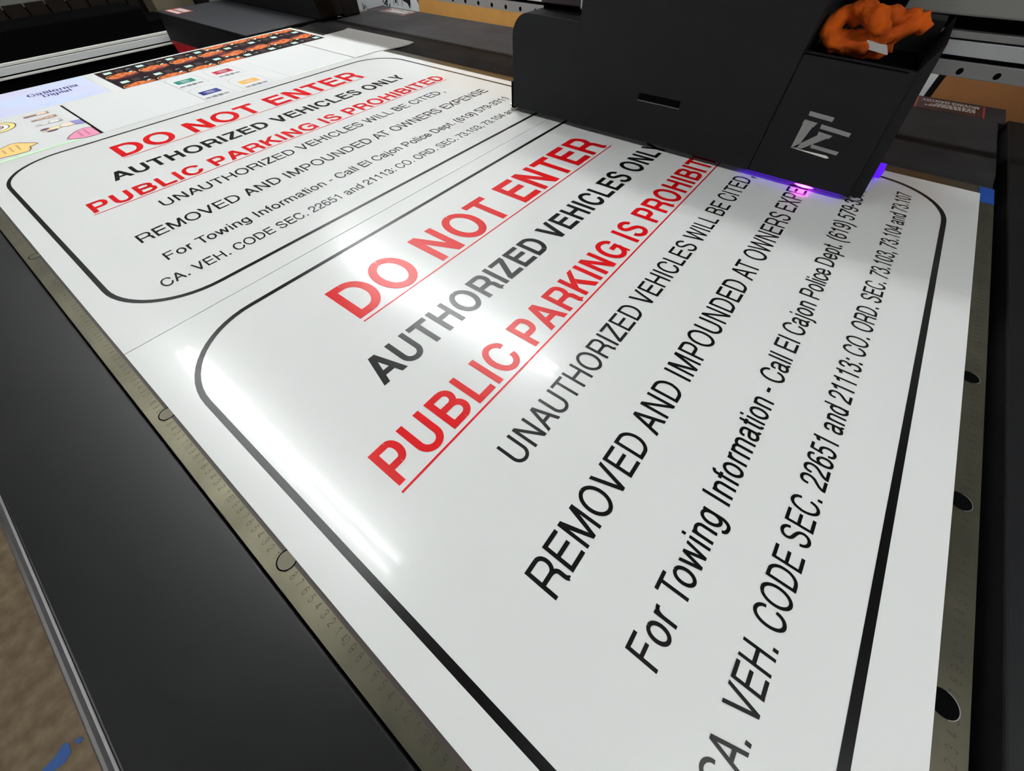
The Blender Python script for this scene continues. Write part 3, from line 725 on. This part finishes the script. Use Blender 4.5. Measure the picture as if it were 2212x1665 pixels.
pts = [(83.7, 1.05), (102.4, 1.05)] + [(102.4 - r + r*math.cos(math.radians(a)), 19.6 - r + r*math.sin(math.radians(a))) for a in range(0, 91, 9)] + [(83.7, 19.6)]
prism(bm, pts, 'x', 102.6, 123.5); es = [e for e in bm.edges if abs(e.verts[0].co.x - 1.026) < 1e-5 and abs(e.verts[1].co.x - 1.026) < 1e-5 and max(e.verts[0].co.y, e.verts[1].co.y) > .84]
bmesh.ops.bevel(bm, geom=es, offset=.0035, segments=3, affect='EDGES', profile=.5)
sb = obj('side_box', bm, M_HOUSE, ca)
bm = bmesh.new(); box(bm, 103.4, 121, 102.4, 103.6, .45, 6.2, bev=.1); obj('bumper', bm, M_DARK, ca)
bm = bmesh.new(); tube(bm, [(103.6, 103.5, 1.1), (103.6, 104.1, 1.1)], .3, 10); obj('bumper_screw', bm, M_ALU, ca)
bm = bmesh.new(); box(bm, 108, 129.7, 85.4, 98, 20.55, 28, bev=.25)
sb = obj('slide_block', bm, mat('brown_black_block', (58, 48, 50), rough=.45, metal=.3), ca)
bm = bmesh.new(); box(bm, 107.8, 109.8, 85.3, 87.3, 20.3, 22.4, bev=.2); obj('silver_stop', bm, M_ALU, sb)
bm = bmesh.new(); box(bm, 108.6, 128, 85.6, 97.6, 19.5, 20.7); box(bm, 123, 129.8, 30, 92, 17, 30); obj('carriage_plate', bm, M_DARK, ca)
# lamp panel, slightly tapered, open recess on top
bm = bmesh.new()
prism(bm, [(20.7, 1.05), (39.5, 1.05), (39.5, 19.9), (23.1, 19.3)], 'x', 102.5, 103.2)
prism(bm, [(18.6, 1.3), (20.9, 1.05), (23.2, 19.3), (22.1, 22.6)], 'x', 103.0, 123.9)
prism(bm, [(20.9, 1.05), (39.5, 1.05), (39.5, 17.6), (22.9, 17.2)], 'x', 103.2, 119)
prism(bm, [(20.9, 1.05), (39.5, 1.05), (39.5, 23), (23.2, 22.6)], 'x', 119, 123.9)
bmesh.ops.bevel(bm, geom=[e for e in bm.edges if e.verts[0].co.x < 1.0251 and e.verts[1].co.x < 1.0251], offset=.003, segments=2, affect='EDGES', profile=.5)
lp = obj('lamp_panel', bm, M_HOUSE, ca)
bm = bmesh.new(); prism(bm, [(24.2, 19.05), (39.4, 19.55), (39.4, 19.75), (24.2, 19.22)], 'x', 102.44, 102.6); obj('panel_seam', bm, M_DARK, lp)
bm = bmesh.new(); prism(bm, [(28.2, 20.0), (31.6, 20.4), (32.0, 21.4), (29.0, 21.0)], 'x', 106.5, 107.2); obj('white_clip', bm, mat('clip_white', (190, 188, 184), rough=.5), lp)
bm = bmesh.new(); box(bm, 104.5, 118.8, 24, 39.4, 17.7, 18.6); obj('recess_tray', bm, M_DARK, lp)
# silver mark on the panel
bm = bmesh.new(); X = 102.44
def bar(p): 
    prism(bm, p, 'x', X, X+.12)
bar([(34.1, 12.45), (30.0, 12.2), (30.0, 11.55), (34.0, 11.8)])
bar([(34.2, 11.15), (32.0, 11.0), (32.25, 10.3), (34.3, 10.5)])
bar([(34.15, 10.5), (32.4, 10.3), (33.0, 6.85), (34.0, 6.62)])
bar([(31.3, 10.95), (26.3, 10.55), (26.3, 9.95), (31.2, 10.3)])
bar([(31.1, 9.85), (28.7, 9.65), (29.0, 9.1), (31.0, 9.3)])
bar([(30.9, 9.35), (29.3, 9.1), (32.3, 6.75), (33.9, 6.62)])
bar([(31.0, 7.8), (26.3, 7.55), (26.4, 7.0), (31.0, 7.25)])
o = obj('logo_mark', bm, mat('silver_print', (128, 128, 126), rough=.45), lp); o['label'] = 'grey angular V shaped mark'
bm = bmesh.new(); bar([(34.0, 6.62), (27.6, 6.2), (27.2, 6.35), (27.8, 6.62)]); o = obj('logo_mark', bm, mat('silver_print_bright', (222, 220, 214), rough=.4), lp); o['label'] = 'bright sliver under the V mark'
# ultraviolet lamps under the panel
M_UV = mat('violet_lamp_glow', (60, 20, 120), emit=(92, 0, 255), estr=UV_POWER*.13)
M_UVW = mat('violet_lamp_core', (255, 200, 255), emit=(255, 70, 255), estr=UV_POWER)
bm = bmesh.new(); box(bm, 103.3, 104.3, 21.5, 41, .8, 1.04); obj('uv_lamp', bm, M_UV, ca)
bm = bmesh.new(); tube(bm, [(102.95, 26.6, .8), (102.95, 27.3, .78), (102.95, 28.3, .76), (102.95, 29.3, .78), (102.95, 30.0, .8)], [.05, .17, .24, .17, .05], 12); obj('uv_lamp', bm, M_UVW, ca)
bm = bmesh.new(); box(bm, 115.5, 120, 16.9, 18.8, .6, 1.9, bev=.1); obj('uv_lamp', bm, mat('violet_lamp_side', (40, 10, 90), emit=(88, 8, 240), estr=1.1), ca)

# orange cloth thrown over the recess
rnd = random.Random(8)
bm = bmesh.new()
def loop(c, ry, rz, rx, th, a0=0, a1=360, n=26, tilt=0):
    pts, rr = [], []
    for i in range(n+1):
        t = math.radians(a0 + (a1-a0)*i/n)
        y, zz, xx = ry*math.cos(t), rz*math.sin(t), rx*math.sin(2*t+tilt)
        pts.append((c[0]+xx, c[1]+y, c[2]+zz)); rr.append(th*(1+.18*math.sin(3*t+1)))
    tube(bm, pts, rr, 12)
loop((107.5, 34.4, 22.2), 3.6, 2.1, 1.2, 1.15)
loop((108.4, 33.8, 22.4), 2.0, 1.2, .8, .95, 20, 330)
tube(bm, [(107, 37.9, 20.6), (107.2, 36.4, 21.0), (107.2, 34, 20.5), (107.4, 31.5, 20.7), (108, 29.5, 21.6), (108.6, 27.8, 22.9), (109.2, 26.6, 23.6), (109.6, 25.4, 22.6)], [.9, 1.1, 1.2, 1.15, 1.2, 1.35, 1.3, .9], 12)
tube(bm, [(110, 33, 23.6), (110, 31.0, 23.8), (110, 29.4, 23.2), (109.6, 28.2, 23.8), (109.4, 27.2, 24.2)], [1.0, 1.3, 1.4, 1.2, .9], 12)
tube(bm, [(109.6, 36.4, 24.4), (109.6, 35.4, 25.0), (109.8, 34.2, 24.8), (110, 33, 24.0)], [.6, .8, .9, .9], 12)
tube(bm, [(108.6, 36.5, 20.6), (108.6, 33, 20.1), (109, 30, 20.3), (109, 28, 20.8)], [1.2, 1.4, 1.3, 1.0], 12)
cl = single('orange_cloth', bm, mat('orange_cotton', (196, 84, 4), rough=.85, spec=.2, noise=.45, nscale=30, bump=.7, bscale=90, rgb2=(150, 58, 4)), 'crumpled orange cloth piled on top of the black print carriage', 'cloth', (108.5, 32, 18.7), smooth=True)
rm = cl.modifiers.new('fuse', 'REMESH'); rm.mode = 'VOXEL'; rm.voxel_size = .0022; rm.use_smooth_shade = True
tx = bpy.data.textures.new('crumple', 'CLOUDS'); tx.noise_scale = .022; tx.noise_depth = 3
dm = cl.modifiers.new('crumple', 'DISPLACE'); dm.texture = tx; dm.strength = .013; dm.mid_level = .5
sm = cl.modifiers.new('soften', 'SMOOTH'); sm.factor = .5; sm.iterations = 3

# =================================================================== things standing behind the printer
def board(name, y0, y1, z1, x, rgb, label, cat, th=1.2, lean=6, z0=-Z0, m=None):
    t = thing(name, label, cat, x, (y0+y1)/2, z0)
    bm = bmesh.new(); prism(bm, [(x, z0), (x+th, z0), (x+lean+th, z1), (x+lean, z1)], 'y', y0, y1)
    obj('sheet', bm, m or mat(name + '_face', rgb, rough=.7), t); return t
board('cardboard_sheet', 17.4, 237.2, 60, 190, (196, 140, 66), 'long tan cardboard panel leaning on the wall under the gantry beam', 'cardboard', m=mat('tan_cardboard', (196, 142, 70), rough=.8, noise=.08, nscale=20))
board('brown_board', -12, 11.4, 60, 190.4, (150, 96, 46), 'brown board leaning on the wall at the right edge', 'board', m=mat('brown_board_face', (158, 104, 54), rough=.7, noise=.1, nscale=12))
board('white_strip', 13.2, 17.0, 60, 190.2, (222, 222, 220), 'narrow white strip standing between tan and brown boards', 'board')
wb = board('white_poster_board', 238.4, 310, 60, 191, (226, 230, 232), 'white poster board with black arrows and lettering behind the printer', 'poster board')
bm = bmesh.new()
def onb(y, z, d=.04):
    x = 191 + 6*(z + Z0)/(60 + Z0) - d
    return W(x, y, z)
def bface(pts): 
    try: bm.faces.new([bm.verts.new(onb(*p)) for p in pts])
    except ValueError: pass
def arrow(y, z, s):
    pts = [(1.6, 1.6), (2.2, .2), (1.2, -1.0), (-1.0, -1.5), (-1.9, -2.9), (-2.9, -.1), (-2.0, 1.7), (-1.0, .8), (0.2, 1.2), (.4, 2.4)]
    bface([(y + s*p[0], z + s*p[1]) for p in pts])
M_POST = mat('poster_black', (16, 16, 20), rough=.6)
for ay, az, s_ in ((248.6, 1.2, 1.5), (240.8, 3.0, 1.3)):
    bm = bmesh.new(); arrow(ay, az, s_); obj('printed_arrow', bm, M_POST, wb)
bm = bmesh.new()
def tb(s, y, z, ang, cap):
    c, sn = math.cos(ang), math.sin(ang)
    polys, w = text_polys(s, W_BOLD); k = cap/CAP
    for p in polys: bface([(y - (q[0]*k*c - q[1]*k*sn), z + (q[0]*k*sn + q[1]*k*c)) for q in p])
tb('VAAL', 272.6, 1.2, -.62, 3.4); obj('lettering', bm, M_POST, wb)
bm = bmesh.new(); tb('VL', 288.6, -6.6, -.3, 3.0); obj('lettering', bm, M_POST, wb)
bm = bmesh.new()
for yy in (258.6, 255.4, 251.6, 244.9): bface([(yy, -2.5), (yy-.35, -2.5), (yy-.35, 6), (yy, 6)])
for yy in (257.3, 256.6): bface([(yy, -1.6), (yy-.7, -1.6), (yy-.7, 5), (yy, 5)])
obj('fine_print', bm, M_POST, wb)
# dark slatted panel beyond the far end
t = thing('slatted_panel', 'dark brown slatted wooden panel standing beyond the far rail', 'slatted panel', 60, 402, -Z0)
M_SLAT = mat('dark_slat_wood', (30, 23, 19), rough=.9, spec=.1, noise=.3, nscale=8)
for k in range(24):
    x = -66 + 9.3*k
    bm = bmesh.new(); box(bm, x, x+8.6, 402, 404, -Z0, 3.2, bev=.2); obj('slat', bm, M_SLAT, t)
bm = bmesh.new(); box(bm, -66, 157, 404, 407, -70, -62); box(bm, -66, 157, 404, 407, -60, 1.5); obj('slat_backing', bm, M_DARK, t)  # low rail, plus a dark panel added to darken the slat gaps
t = thing('cardboard_box', 'brown cardboard box standing behind the black end box', 'box', 128, 385, -Z0)
bm = bmesh.new(); box(bm, 118, 140, 384, 399, -Z0, 8, bev=.2); obj('carton', bm, mat('grey_brown_carton', (92, 82, 66), rough=.85), t)
bm = bmesh.new(); box(bm, 126.5, 131.5, 383.92, 399.1, 7.9, 8.06); obj('packing_tape', bm, mat('packing_tape', (112, 100, 80), rough=.5), t)
